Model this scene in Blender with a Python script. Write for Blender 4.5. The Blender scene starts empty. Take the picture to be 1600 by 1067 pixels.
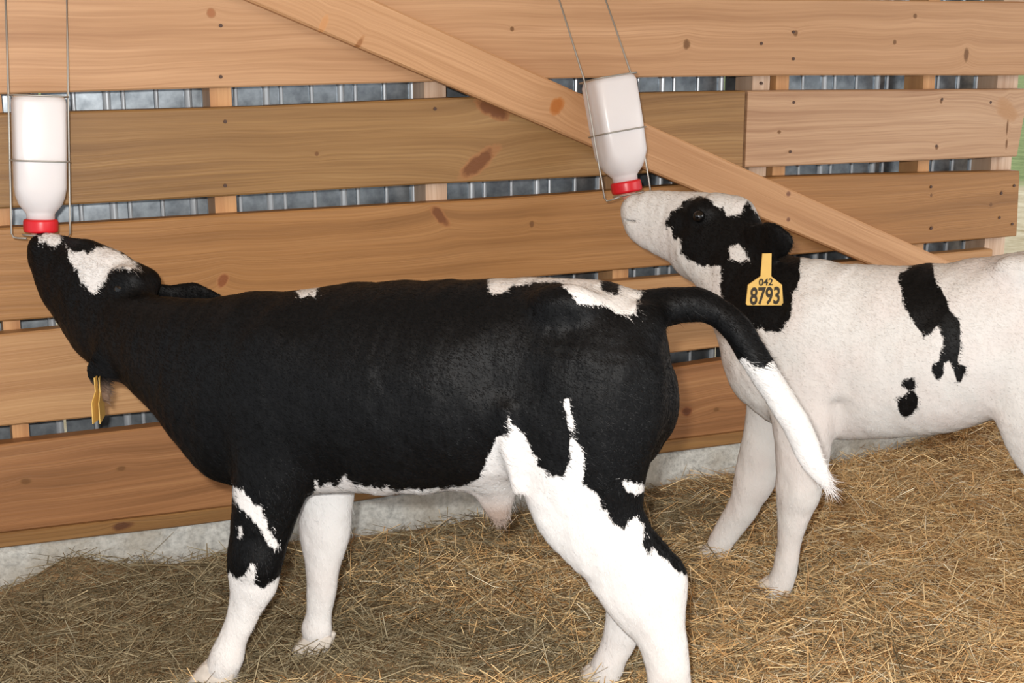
import bpy, math, random
import numpy as np
from mathutils import Vector, Matrix

random.seed(7)
RNG = np.random.default_rng(11)
SC = bpy.context.scene
COL = SC.collection

# ------------------------------------------------------------------ camera
H = 1.35
FPX, PITCH = 2180.6, 0.2333
PSI, WD = 0.41367, 3.33464            # the plank wall: yaw and distance
cam_d = bpy.data.cameras.new('camera')
cam_d.sensor_width = 36.0
cam_d.lens = FPX / 1600 * 36.0
cam_d.clip_start = 0.05
cam = bpy.data.objects.new('camera', cam_d)
cam.location = (0, 0, H)
cam.rotation_euler = (math.pi / 2 - PITCH, 0, 0)
COL.objects.link(cam)
SC.camera = cam

# ------------------------------------------------------------------ light
world = bpy.data.worlds.new('world')
SC.world = world
world.use_nodes = True
wn = world.node_tree.nodes
wn['Background'].inputs[0].default_value = (0.90, 0.95, 1.0, 1)
wn['Background'].inputs[1].default_value = 0.95

fl = bpy.data.lights.new('camera_flash', 'POINT')
fl.energy = 265
fl.shadow_soft_size = 0.03
fl.color = (1.0, 0.975, 0.94)
flo = bpy.data.objects.new('camera_flash', fl)
flo.location = (-0.07, 0.0, H + 0.09)
COL.objects.link(flo)

sun = bpy.data.lights.new('sun', 'SUN')
sun.energy = 1.5
sun.angle = 0.6
sun.color = (1.0, 0.97, 0.92)
suno = bpy.data.objects.new('sun', sun)
suno.rotation_euler = Vector((-0.85, 0.42, -0.36)).to_track_quat('-Z', 'Y').to_euler()
COL.objects.link(suno)

SC.view_settings.view_transform = 'Standard'
SC.view_settings.look = 'None'
SC.view_settings.exposure = 0.0
SC.view_settings.gamma = 1.0
SC.view_settings.use_curve_mapping = False

# ------------------------------------------------------------------ helpers
CF = np.array([0, math.cos(PITCH), -math.sin(PITCH)])
CR = np.array([1.0, 0, 0])
CU = np.cross(CR, CF)
CO = np.array([0, 0, H])
WA = np.array([math.cos(PSI), math.sin(PSI), 0])      # along the wall
WN = np.array([math.sin(PSI), -math.cos(PSI), 0])     # out of the wall, towards the pen


def ray(x, y):
    return CF + CR * (x - 800) / FPX + CU * (533.5 - y) / FPX


def on_wall(x, y, o=0.0):
    """wall coordinates (s, z) of the point seen at x, y on the plane o in front of the planks"""
    d = ray(x, y)
    t = (WD - o) / -(d @ WN)
    P = d * t + CO
    return float(P @ WA), float(P[2])


def wp(s, z, o=0.0):
    return WA * s - WN * (WD - o) + np.array([0, 0, z])


WALL_M = Matrix(((WA[0], -WN[0], 0, -WN[0] * WD), (WA[1], -WN[1], 0, -WN[1] * WD), (0, 0, 1, 0), (0, 0, 0, 1)))


def project(P):
    r = P - CO
    zc = r @ CF
    return np.stack([800 + FPX * (r @ CR) / zc, 533.5 - FPX * (r @ CU) / zc], -1)


def mesh_obj(name, verts, faces, mat=None, parent=None, smooth=False):
    me = bpy.data.meshes.new(name)
    me.from_pydata([tuple(map(float, v)) for v in verts], [], [tuple(map(int, f)) for f in faces])
    me.update()
    if mat:
        me.materials.append(mat)
    if smooth:
        me.shade_smooth()
    o = bpy.data.objects.new(name, me)
    COL.objects.link(o)
    if parent:
        o.parent = parent
    return o


def fast_mesh(name, V, F, mat=None, parent=None, smooth=True):
    """numpy arrays V (n,3), F (m,k) -> object"""
    me = bpy.data.meshes.new(name)
    n, m, k = len(V), len(F), F.shape[1]
    me.vertices.add(n)
    me.vertices.foreach_set('co', V.astype(np.float32).ravel())
    me.loops.add(m * k)
    me.loops.foreach_set('vertex_index', F.astype(np.int32).ravel())
    me.polygons.add(m)
    me.polygons.foreach_set('loop_start', np.arange(0, m * k, k, dtype=np.int32))
    me.update(calc_edges=True)
    if smooth:
        me.shade_smooth()
    if mat:
        me.materials.append(mat)
    o = bpy.data.objects.new(name, me)
    COL.objects.link(o)
    if parent:
        o.parent = parent
    return o


def empty(name, loc=(0, 0, 0)):
    o = bpy.data.objects.new(name, None)
    o.location = loc
    o.empty_display_size = 0.1
    COL.objects.link(o)
    return o


def tag(o, label=None, cat=None, group=None, kind=None):
    if label: o['label'] = label
    if cat: o['category'] = cat
    if group: o['group'] = group
    if kind: o['kind'] = kind
    return o


def tube_geo(pts, r, n=8, closed=False):
    """a bent round wire through pts"""
    P = [Vector(p) for p in pts]
    V, F = [], []
    m = len(P)
    up = Vector((0.13, 0.31, 0.94)).normalized()
    rr = r if isinstance(r, (list, tuple)) else [r] * m
    for i, p in enumerate(P):
        a = P[(i - 1) % m] if (closed or i > 0) else p
        b = P[(i + 1) % m] if (closed or i < m - 1) else p
        t = (b - a).normalized()
        x = t.cross(up)
        if x.length < 0.05:
            x = t.cross(Vector((1, 0.2, 0)))
        x.normalize()
        y = t.cross(x)
        for j in range(n):
            q = 2 * math.pi * j / n
            V.append(p + (x * math.cos(q) + y * math.sin(q)) * rr[i])
    for i in range(m if closed else m - 1):
        for j in range(n):
            a, b = i * n + j, i * n + (j + 1) % n
            c, d = ((i + 1) % m) * n + j, ((i + 1) % m) * n + (j + 1) % n
            F.append((a, b, d, c))
    if not closed:
        F.append(tuple(range(n - 1, -1, -1)))
        F.append(tuple((m - 1) * n + j for j in range(n)))
    return V, F


def join_geo(gs):
    V, F = [], []
    for v, f in gs:
        k = len(V)
        V += list(v)
        F += [tuple(i + k for i in q) for q in f]
    return V, F


# ---- node helpers
def new_mat(name):
    m = bpy.data.materials.new(name)
    m.use_nodes = True
    nt = m.node_tree
    return m, nt, nt.nodes['Principled BSDF']


def nd(nt, typ, **kw):
    n = nt.nodes.new(typ)
    for k, v in kw.items():
        if isinstance(k, str) and hasattr(n, k):
            setattr(n, k, v)
        else:
            n.inputs[k].default_value = v
    return n


def lk(nt, a, b):
    nt.links.new(a, b)


def ramp(nt, fac, stops):
    r = nt.nodes.new('ShaderNodeValToRGB')
    e = r.color_ramp.elements
    while len(e) > 1:
        e.remove(e[0])
    for i, (p, c) in enumerate(stops):
        x = e[0] if i == 0 else e.new(p)
        x.position = p
        x.color = (c[0], c[1], c[2], 1) if not isinstance(c, float) else (c, c, c, 1)
    lk(nt, fac, r.inputs[0])
    return r.outputs[0]


def math_n(nt, op, a, b=None, c=None):
    n = nt.nodes.new('ShaderNodeMath')
    n.operation = op
    for i, v in enumerate((a, b, c)):
        if v is None: continue
        if isinstance(v, (int, float)):
            n.inputs[i].default_value = v
        else:
            lk(nt, v, n.inputs[i])
    return n.outputs[0]


def mixc(nt, fac, a, b):
    n = nt.nodes.new('ShaderNodeMix')
    n.data_type = 'RGBA'
    for s, v in ((n.inputs[0], fac), (n.inputs[6], a), (n.inputs[7], b)):
        if isinstance(v, (int, float)):
            s.default_value = v
        elif isinstance(v, tuple):
            s.default_value = (v[0], v[1], v[2], 1)
        else:
            lk(nt, v, s)
    return n.outputs[2]


def noise(nt, vec, scale, detail=3, rough=0.55, dist=0.0):
    n = nt.nodes.new('ShaderNodeTexNoise')
    n.inputs['Scale'].default_value = scale
    n.inputs['Detail'].default_value = detail
    n.inputs['Roughness'].default_value = rough
    n.inputs['Distortion'].default_value = dist
    if vec is not None:
        lk(nt, vec, n.inputs['Vector'])
    return n.outputs[0]


def mapping(nt, vec, loc=(0, 0, 0), rot=(0, 0, 0), scale=(1, 1, 1), typ='POINT'):
    n = nt.nodes.new('ShaderNodeMapping')
    n.vector_type = typ
    n.inputs['Location'].default_value = loc
    n.inputs['Rotation'].default_value = rot
    n.inputs['Scale'].default_value = scale
    lk(nt, vec, n.inputs['Vector'])
    return n.outputs[0]


def bump(nt, bsdf, height, strength=0.3, dist=0.01):
    b = nt.nodes.new('ShaderNodeBump')
    b.inputs['Strength'].default_value = strength
    b.inputs['Distance'].default_value = dist
    lk(nt, height, b.inputs['Height'])
    lk(nt, b.outputs[0], bsdf.inputs['Normal'])


def srgb(r, g, b):
    f = lambda c: (c / 12.92 if c <= 0.04045 else ((c + 0.055) / 1.055) ** 2.4)
    return (f(r / 255), f(g / 255), f(b / 255))


def wood(name, light, mid, dark, knots=(), axis=0.0, rough=0.5, grain=1.0, seed=0):
    """sawn softwood: grain runs along local x; knots = (x, z, rx, rz, angle, colour, halo)"""
    m, nt, bs = new_mat(name)
    tc = nt.nodes.new('ShaderNodeTexCoord')
    vec = vec0 = tc.outputs['Object']
    if axis:
        vec = mapping(nt, vec, rot=(0, axis, 0))
    rs = random.Random(seed)
    off = (rs.uniform(-9, 9), rs.uniform(-9, 9), rs.uniform(-9, 9))
    sx = nt.nodes.new('ShaderNodeSeparateXYZ')
    lk(nt, vec, sx.inputs[0])
    warpn = noise(nt, mapping(nt, vec, loc=off, scale=(1.6, 1, 4)), 1.0, 2)
    z = math_n(nt, 'ADD', sx.outputs[2], math_n(nt, 'MULTIPLY', warpn, 0.05))
    kd = []
    for (kx, kz, rx, rz, an, kc, halo) in knots:
        kv = mapping(nt, vec0, loc=(kx, 0, kz), rot=(0, an, 0), scale=(rx, 1e6, rz), typ='TEXTURE')
        ln = nt.nodes.new('ShaderNodeVectorMath')
        ln.operation = 'LENGTH'
        lk(nt, kv, ln.inputs[0])
        d = math_n(nt, 'ADD', ln.outputs['Value'],
                   math_n(nt, 'MULTIPLY', math_n(nt, 'SUBTRACT', noise(nt, vec, 38.0, 3), 0.5), 0.9))
        kd.append((d, kc, halo))
        sw = math_n(nt, 'MULTIPLY', math_n(nt, 'EXPONENT', math_n(nt, 'MULTIPLY', ln.outputs['Value'], -0.55)), rz * 1.3 * (1 if rs.random() > 0.5 else -1))
        z = math_n(nt, 'ADD', z, sw)
    cx = nt.nodes.new('ShaderNodeCombineXYZ')
    lk(nt, sx.outputs[0], cx.inputs[0]); lk(nt, sx.outputs[1], cx.inputs[1]); lk(nt, z, cx.inputs[2])
    g1 = noise(nt, mapping(nt, cx.outputs[0], loc=off, scale=(0.7, 9, 26 * grain)), 1.0, 4, 0.6)
    g2 = noise(nt, mapping(nt, cx.outputs[0], loc=off, scale=(2.2, 40, 190 * grain)), 1.0, 3, 0.6)
    blot = noise(nt, mapping(nt, vec, loc=off, scale=(2.2, 2, 5)), 1.0, 3)
    base = ramp(nt, g1, [(0.28, dark), (0.48, mid), (0.72, light)])
    base = mixc(nt, math_n(nt, 'MULTIPLY', ramp(nt, g2, [(0.35, 1.0), (0.6, 0.0)]), 0.5), base, dark)
    base = mixc(nt, math_n(nt, 'MULTIPLY', ramp(nt, blot, [(0.4, 0.0), (0.7, 1.0)]), 0.4), base, mid)
    for d, kc, halo in kd:
        base = mixc(nt, ramp(nt, d, [(0.8, 0.6), (2.4, 0.0)]), base, halo)
        base = mixc(nt, ramp(nt, d, [(0.55, 0.88), (1.10, 0.0)]), base, kc)
    lk(nt, base, bs.inputs['Base Color'])
    bs.inputs['Roughness'].default_value = rough
    bs.inputs['Specular IOR Level'].default_value = 0.35
    bump(nt, bs, g2, 0.25, 0.004)
    return m


def plain(name, col, rough=0.5, metal=0.0, spec=0.5, var=0.0, vscale=20):
    m, nt, bs = new_mat(name)
    bs.inputs['Base Color'].default_value = (*col, 1)
    bs.inputs['Roughness'].default_value = rough
    bs.inputs['Metallic'].default_value = metal
    bs.inputs['Specular IOR Level'].default_value = spec
    tc = nt.nodes.new('ShaderNodeTexCoord')
    if var:
        f = noise(nt, tc.outputs['Object'], vscale, 4)
        c = mixc(nt, ramp(nt, f, [(0.3, 0.0), (0.7, 1.0)]), tuple(x * (1 - var) for x in col), tuple(min(1, x * (1 + var)) for x in col))
        lk(nt, c, bs.inputs['Base Color'])
        bump(nt, bs, f, 0.2, 0.003)
    return m


def vnoise(x, y, seed=0):
    """smooth value noise in 2D, 0..1"""
    xi, yi = np.floor(x).astype(np.int64), np.floor(y).astype(np.int64)
    xf, yf = x - xi, y - yi
    xf = xf * xf * (3 - 2 * xf); yf = yf * yf * (3 - 2 * yf)

    def h(a, b):
        n = (a * 374761393 + b * 668265263 + seed * 1442695041) & 0x7fffffff
        n = ((n ^ (n >> 13)) * 1274126177) & 0x7fffffff
        return ((n ^ (n >> 16)) & 0xffff) / 65535.0
    return (h(xi, yi) * (1 - xf) + h(xi + 1, yi) * xf) * (1 - yf) + (h(xi, yi + 1) * (1 - xf) + h(xi + 1, yi + 1) * xf) * yf


# ------------------------------------------------------------------ floor
def floor_h(x, y):
    h = (vnoise(x * 4, y * 4, 3) - 0.5) * 0.026 + (vnoise(x * 11, y * 11, 5) - 0.5) * 0.018
    c = wp(*on_wall(1575, 665))
    h = h + 0.085 * np.exp(-(((x - c[0]) / 0.26) ** 2 + ((y - c[1] + 0.03) / 0.30) ** 2))
    c2 = wp(*on_wall(112, 870))
    h = h + 0.055 * np.exp(-(((x - c2[0]) / 0.10) ** 2 + ((y - c2[1]) / 0.09) ** 2))
    h = h + 0.03 * np.exp(-(((x - 0.9) / 0.5) ** 2 + ((y - 3.75) / 0.25) ** 2))
    return h


def straw_mat(name, attr=True):
    m, nt, bs = new_mat(name)
    tc = nt.nodes.new('ShaderNodeTexCoord')
    if attr:
        a = nt.nodes.new('ShaderNodeAttribute')
        a.attribute_name = 'tint'
        lk(nt, a.outputs['Color'], bs.inputs['Base Color'])
        bs.inputs['Roughness'].default_value = 0.55
    else:
        f = noise(nt, tc.outputs['Object'], 45.0, 5, 0.7, 1.5)
        c = ramp(nt, f, [(0.3, srgb(128, 100, 66)), (0.55, srgb(180, 146, 104)), (0.75, srgb(212, 182, 136))])
        lk(nt, c, bs.inputs['Base Color'])
        bs.inputs['Roughness'].default_value = 0.9
        bump(nt, bs, f, 0.8, 0.02)
    return m


nx, ny = 150, 110
gx, gy = np.meshgrid(np.linspace(-1.9, 2.3, nx), np.linspace(1.9, 5.0, ny), indexing='ij')
gz = floor_h(gx, gy)
fv = np.stack([gx, gy, gz], -1).reshape(-1, 3)
ii, jj = np.meshgrid(np.arange(nx - 1), np.arange(ny - 1), indexing='ij')
a = (ii * ny + jj).ravel()
ff = np.stack([a, a + ny, a + ny + 1, a + 1], -1)
# the pen floor stops at the wall's outer face
cen = fv[ff].mean(1)
ff = ff[((cen @ WN) > -WD - 0.10)]
floor = fast_mesh('floor', fv, ff, straw_mat('trodden_straw', False))
tag(floor, kind='structure')

# ------------------------------------------------------------------ wall
wall = empty('wall_back')
tag(wall, kind='structure')
SEM = {}


def strip(name, top, bot, mat, o0, o1, parent, ch=0.004, n=None):
    """plank whose long edges follow the polylines top / bot (lists of (s, z)), local wall coordinates"""
    s0, s1 = top[0][0], top[-1][0]
    n = n or max(3, int((s1 - s0) / 0.22))
    V, F = [], []
    for i in range(n + 1):
        t = i / n
        s = s0 + (s1 - s0) * t
        zt = np.interp(s, [p[0] for p in top], [p[1] for p in top])
        zb = np.interp(s, [p[0] for p in bot], [p[1] for p in bot])
        sb = bot[0][0] + (bot[-1][0] - bot[0][0]) * t
        zb = np.interp(sb, [p[0] for p in bot], [p[1] for p in bot])
        V += [(sb, -o1, zb + ch), (s, -o1, zt - ch), (s, -o1 + ch, zt), (s, -o0, zt), (sb, -o0, zb), (sb, -o1 + ch, zb)]
    for i in range(n):
        for j in range(6):
            a, b = i * 6 + j, i * 6 + (j + 1) % 6
            F.append((a, a + 6, b + 6, b))
    F.append((0, 1, 2, 3, 4, 5))
    F.append(tuple(n * 6 + j for j in (5, 4, 3, 2, 1, 0)))
    ob = mesh_obj(name, V, F, mat, parent)
    ob.matrix_world = WALL_M
    return ob


def edge(pts, s_left=None, s_right=None):
    q = [on_wall(*p) for p in pts]
    q.sort()
    zf = np.polyfit([p[0] for p in q], [p[1] for p in q], 1)
    if s_left is not None and s_left < q[0][0] - 0.01:
        q.insert(0, (s_left, q[0][1] + zf[0] * (s_left - q[0][0])))
    if s_right is not None and s_right > q[-1][0] + 0.01:
        q.append((s_right, q[-1][1] + zf[0] * (s_right - q[-1][0])))
    return q


def clip_s(q, a, b):
    xs, zs = [p[0] for p in q], [p[1] for p in q]
    r = [(a, float(np.interp(a, xs, zs)))] + [p for p in q if a + 0.02 < p[0] < b - 0.02] + [(b, float(np.interp(b, xs, zs)))]
    return r


E1 = edge([(0, 148), (110, 144), (310, 138), (420, 135), (695, 127), (900, 122), (1275, 117.5), (1595, 118)], -0.6, 3.5)
E2 = edge([(113, 174.6), (420, 166), (725, 152), (1000, 145), (1160, 142), (1600, 139)], -0.6, 3.2)
E3 = edge([(115, 320), (700, 286), (870, 279), (1160, 262), (1580, 245)], -0.6, 3.2)
E4 = edge([(115, 350), (800, 309), (935, 300), (1235, 275), (1595, 267)], -0.6)
E5 = edge([(34, 499), (97, 496), (985, 420), (1068, 413), (1450, 380), (1590, 369)], -0.6)
E6 = edge([(37, 520), (100, 513), (983, 438), (1066, 431)], -0.6, 3.1)
E7 = edge([(0, 666), (231, 644), (1055, 551), (1122, 543)], -0.6, 3.1)
E8 = edge([(0, 695), (252, 666), (1051, 575), (1133, 562)], -0.6, 3.1)
E9 = edge([(0, 855), (371, 812), (1033, 708), (1158, 692)], -0.6, 3.1)
E8b = [(s, z + 0.036) for s, z in E9]

kn_dark, kn_halo = srgb(112, 74, 40), srgb(150, 108, 64)
rk = srgb(104, 58, 26)


def K(x, y, rx, rz, an=0.0, c=kn_dark, h=kn_halo):
    s, z = on_wall(x, y)
    return (s, z, rx, rz, an, c, h)


W1 = wood('pine_top', srgb(202, 158, 118), srgb(186, 142, 102), srgb(158, 114, 78),
          [K(1073, 69, .012, .016), K(1510, 85, .010, .022), K(1430, 25, .008, .008), K(800, 45, .007, .007), K(1243, 52, .01, .01), K(1398, 66, .008, .008), K(330, 20, .012, .012, 0, srgb(160, 100, 60))], seed=1)
W2 = wood('pine_treated', srgb(170, 134, 88), srgb(152, 115, 71), srgb(120, 86, 50),
          [K(770, 172, .062, .022, 0.45, rk, srgb(190, 130, 80)), K(748, 254, .075, .026, -0.62, rk, srgb(200, 142, 92)), K(495, 240, .006, .007)], seed=2)
W2b = wood('pine_pale', srgb(204, 168, 134), srgb(188, 150, 116), srgb(152, 112, 82),
           [K(1572, 172, .055, .03, 0.6, srgb(176, 132, 92), srgb(184, 142, 104)), K(1240, 160, .006, .006), K(1217, 206, .008, .006), K(1233, 237, .006, .006), K(1463, 230, .007, .008), K(1470, 158, .006, .008), K(1573, 200, .004, .03), K(1572, 225, .005, .02)], seed=3)
W3 = wood('pine_amber', srgb(180, 134, 86), srgb(162, 116, 69), srgb(130, 90, 50),
          [K(688, 338, .042, .017, 0.85, rk, srgb(190, 132, 80)), K(348, 438, .016, .024, 0.5, srgb(124, 66, 30), srgb(196, 144, 94)), K(831, 350, .008, .010), K(1455, 305, .005, .007), K(1455, 356, .008, .007), K(1548, 320, .008, .008), K(1565, 300, .005, .007)], seed=4)
W4 = wood('pine_honey', srgb(196, 154, 108), srgb(180, 136, 92), srgb(152, 108, 68), [K(-200, 560, .03, .012)], seed=5)
W5 = wood('pine_ruddy', srgb(178, 132, 88), srgb(158, 110, 70), srgb(124, 84, 50),
          [K(190, 732, .014, .009), K(40, 752, .016, .01), K(1073, 643, .018, .018, 0, srgb(96, 54, 30), srgb(170, 104, 60)), K(1120, 640, .012, .008)], seed=6)
W6 = wood('pine_sole', srgb(160, 122, 74), srgb(138, 100, 58), srgb(100, 70, 40), [K(190, 820, .03, .012, 0, srgb(84, 50, 32), srgb(140, 96, 56))], seed=7)
WP = wood('pine_stud', srgb(222, 172, 122), srgb(205, 154, 104), srgb(180, 128, 84), axis=math.pi / 2, seed=8)
WP2 = wood('pine_stud_pale', srgb(222, 196, 172), srgb(206, 176, 150), srgb(176, 140, 112), axis=math.pi / 2, seed=9)

top1 = [(-0.6, 1.395), (3.5, 1.372)]
planks = []
planks.append(strip('plank', top1, clip_s(E1, -0.6, 3.5), W1, -0.04, 0.0, wall))
S_J = on_wall(1164, 200)[0]
planks.append(strip('plank', clip_s(E2, -0.6, S_J - 0.004), clip_s(E3, -0.6, S_J - 0.004), W2, -0.04, 0.0, wall))
planks.append(strip('plank', clip_s(E2, S_J + 0.004, 3.19), clip_s(E3, S_J + 0.004, 3.165), W2b, -0.038, 0.002, wall))
planks.append(strip('plank', clip_s(E4, -0.6, on_wall(1593, 268)[0]), clip_s(E5, -0.6, on_wall(1588, 369)[0]), W3, -0.04, 0.0, wall))
planks.append(strip('plank', clip_s(E6, -0.6, 3.1), clip_s(E7, -0.6, 3.1), W4, -0.04, 0.0, wall))
planks.append(strip('plank', clip_s(E8, -0.6, 3.1), clip_s(E8b, -0.6, 3.1), W5, -0.042, 0.0, wall))
planks.append(strip('plank', clip_s(E8b, -0.6, 3.1), clip_s(E9, -0.6, 3.1), W6, -0.04, 0.006, wall))
planks.append(strip('plank', [(-0.6, 1.66), (3.5, 1.64)], [(-0.6, 1.435), (3.5, 1.412)], W4, -0.04, 0.0, wall))


def box_local(name, s0, s1, o0, o1, z0, z1, mat, parent, ch=0.003):
    return strip(name, [(s0, z1), (s1, z1)], [(s0, z0), (s1, z0)], mat, o0, o1, parent, ch, 1)


posts = [((328, 150), (362, 150), WP), ((663, 141), (697, 141), WP2), ((5, 510), (32, 510), WP), ((957, 432), (982, 432), WP),
         ((1176, 130), (1203, 130), WP2), ((1213, 130), (1233, 130), WP), ((1443, 130), (1461, 130), WP), ((1559, 128), (1591, 128), WP2)]
for a_, b_, m_ in posts:
    s0, _ = on_wall(*a_, -0.042)
    s1, _ = on_wall(*b_, -0.042)
    box_local('stud', s0, s1, -0.13, -0.043, 0.09, 1.8, m_, wall)

# diagonal brace nailed on top of the planks
bt = [on_wall(x, y, 0.04) for x, y in [(800, 102), (1015, 192), (1235, 290), (1450, 397)]]
bb = [on_wall(x, y, 0.04) for x, y in [(375, -2), (640, 108), (800, 174), (920, 224), (1045, 280), (1250, 368), (1365, 416)]]
pt = np.polyfit([p[0] for p in bt], [p[1] for p in bt], 1)
pb = np.polyfit([p[0] for p in bb], [p[1] for p in bb], 1)
ang = math.atan((pt[0] + pb[0]) / 2)
sA, sB = on_wall(330, 0)[0] - 0.35, on_wall(1470, 430)[0] + 0.02
WB = wood('pine_brace', srgb(212, 166, 124), srgb(196, 150, 108), srgb(168, 122, 82),
          [(*on_wall(870, 165, .04), .03, .02, -0.9, srgb(176, 104, 44), srgb(196, 130, 70)), (*on_wall(1232, 303, .04), .009, .009, 0, srgb(120, 80, 60), srgb(180, 130, 96)),
           (*on_wall(505, 40, .04), .03, .010, -1.2, srgb(196, 140, 90), srgb(206, 152, 102)), (*on_wall(560, 70, .04), .028, .008, -1.0, srgb(150, 98, 56), srgb(206, 152, 102)), (*on_wall(1232, 343, .04), .008, .008, 0, srgb(120, 80, 60), srgb(180, 130, 96))],
          axis=ang, seed=10)
brace = strip('diagonal_brace', [(sA, np.polyval(pt, sA)), (sB, np.polyval(pt, sB))], [(sA, np.polyval(pb, sA)), (sB, np.polyval(pb, sB))], WB, 0.001, 0.04, wall, 0.005, 10)

# nail heads
gs = []
nail_px = [(1190, 68), (1190, 130), (1240, 50), (1240, 92), (1472, 155), (1463, 228), (1455, 292), (1455, 357), (1240, 160), (1235, 237), (1548, 160), (345, 40), (345, 120), (352, 190), (352, 290), (680, 170), (1565, 302), (1585, 290), (1562, 340), (1582, 350)]
for x, y in nail_px:
    s, z = on_wall(x, y, 0.002)
    vv = [(s + 0.0045 * math.cos(q), -0.0025, z + 0.0045 * math.sin(q)) for q in np.linspace(0, 2 * math.pi, 9)[:-1]]
    vb = [(v[0], 0.003, v[2]) for v in vv]
    ffn = [tuple(range(7, -1, -1))] + [(i, (i + 1) % 8, 8 + (i + 1) % 8, 8 + i) for i in range(8)]
    gs.append((vv + vb, ffn))
NV, NF = join_geo(gs)
nails = mesh_obj('nail_heads', NV, NF, plain('rusty_nail', srgb(84, 62, 52), 0.6, 0.4), wall)
nails.matrix_world = WALL_M
tag(nails, kind='stuff')

# concrete footing under the planks
mc, nt, bs = new_mat('rough_concrete')
tc = nt.nodes.new('ShaderNodeTexCoord')
f1 = noise(nt, tc.outputs['Object'], 60, 5, 0.7)
f2 = noise(nt, tc.outputs['Object'], 7, 3, 0.6)
c = ramp(nt, f1, [(0.3, srgb(150, 150, 146)), (0.5, srgb(190, 190, 185)), (0.7, srgb(214, 214, 208))])
c = mixc(nt, math_n(nt, 'MULTIPLY', ramp(nt, f2, [(0.45, 0.0), (0.65, 1.0)]), 0.5), c, srgb(160, 150, 132))
lk(nt, c, bs.inputs['Base Color'])
bs.inputs['Roughness'].default_value = 0.9
bump(nt, bs, f1, 0.5, 0.01)
ft = strip('concrete_footing', [(s, z - 0.001) for s, z in clip_s(E9, -0.6, 3.1)], [(-0.6, -0.1), (3.1, -0.1)], mc, -0.16, 0.002, wall, 0.012, 20)

# ------------------------------------------------------------------ metal cladding behind
cl = empty('wall_outer')
tag(cl, kind='structure')
mm, nt, bs = new_mat('galvanised_sheet')
tc = nt.nodes.new('ShaderNodeTexCoord')
f = noise(nt, mapping(nt, tc.outputs['Object'], scale=(30, 1, 30)), 1.0, 4)
c = ramp(nt, f, [(0.3, srgb(128, 135, 141)), (0.7, srgb(180, 187, 193))])
lk(nt, c, bs.inputs['Base Color'])
bs.inputs['Metallic'].default_value = 0.9
bs.inputs['Roughness'].default_value = 0.37
M_RIB = plain('galvanised_rib_highlight', srgb(216, 220, 224), 0.35, 0.45)  # paler than the sheet: the ribs' bright highlights are put into the colour


def sheet(s0, s1):
    prof = []
    s = s0
    k = 0
    while s < s1 - 0.01:
        w = (0.066, 0.060, 0.022)[k % 3]
        r = 0.010 if k % 3 == 1 else 0.006
        prof += [(s, 0.0), (s + w, 0.0)] + [(s + w + r - r * math.cos(q), r * 1.3 * math.sin(q)) for q in np.linspace(0.25, math.pi - 0.25, 8)] + [(s + w + 2 * r, 0.0)]
        s += w + 2 * r + 0.001
        k += 1
    V, F, MI = [], [], []
    for z in (-0.02, 1.85):
        V += [(p[0], 0.175 - p[1], z) for p in prof]
    for z in (-0.02, 1.85):
        V += [(p[0], 0.1765 - p[1], z) for p in prof]
    n = len(prof)
    for i in range(n - 1):
        F.append((i, i + 1, n + i + 1, n + i))
        F.append((2 * n + i + 1, 2 * n + i, 3 * n + i, 3 * n + i + 1))
        MI += [1 if prof[i][1] + prof[i + 1][1] > 0.008 else 0] * 2
    ob = mesh_obj('metal_sheet', V, F, mm, cl)
    ob.data.materials.append(M_RIB)
    ob.data.polygons.foreach_set('material_index', MI)
    ob.matrix_world = WALL_M
    return ob


for i in range(4):
    sheet(-0.62 + i * 0.945, -0.62 + (i + 1) * 0.945 + (0.0))

# ------------------------------------------------------------------ unseen roof, added to block sky light over the pen
rv = [wp(-2.5, 2.45, -0.35), wp(5.0, 2.45, -0.35), wp(5.0, 2.75, 6.0), wp(-2.5, 2.75, 6.0)]
rv = rv + [v + np.array([0, 0, 0.04]) for v in rv]
roof = mesh_obj('unseen_ceiling', rv, [(0, 1, 2, 3), (7, 6, 5, 4), (0, 4, 5, 1), (1, 5, 6, 2), (2, 6, 7, 3), (3, 7, 4, 0)], plain('unseen_roof_boards', srgb(170, 140, 108), 0.8, var=0.1, vscale=4))
tag(roof, kind='structure')

# ------------------------------------------------------------------ ground outside
mg, nt, bs = new_mat('field')
tc = nt.nodes.new('ShaderNodeTexCoord')
sx = nt.nodes.new('ShaderNodeSeparateXYZ')
lk(nt, tc.outputs['Object'], sx.inputs[0])
f = noise(nt, tc.outputs['Object'], 5.0, 5, 0.7)
c1 = ramp(nt, f, [(0.3, srgb(170, 150, 110)), (0.7, srgb(232, 218, 186))])
c2 = ramp(nt, f, [(0.3, srgb(92, 112, 52)), (0.7, srgb(160, 172, 110))])
lk(nt, mixc(nt, ramp(nt, math_n(nt, 'ADD', math_n(nt, 'MULTIPLY', sx.outputs[1], 0.05), math_n(nt, 'MULTIPLY', f, 0.1)), [(0.60, 0.0), (0.63, 1.0)]), c1, c2), bs.inputs['Base Color'])
bs.inputs['Roughness'].default_value = 0.95
og = []
A0, A1 = wp(-6, 0, -0.3), wp(9, 0, -0.3)
gv = [(*A0[:2], -0.03), (*A1[:2], -0.03), (60, 70, -0.03), (-60, 70, -0.03)]
out = mesh_obj('ground_outside', gv, [(0, 1, 2, 3)], mg)
tag(out, kind='structure')

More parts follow.
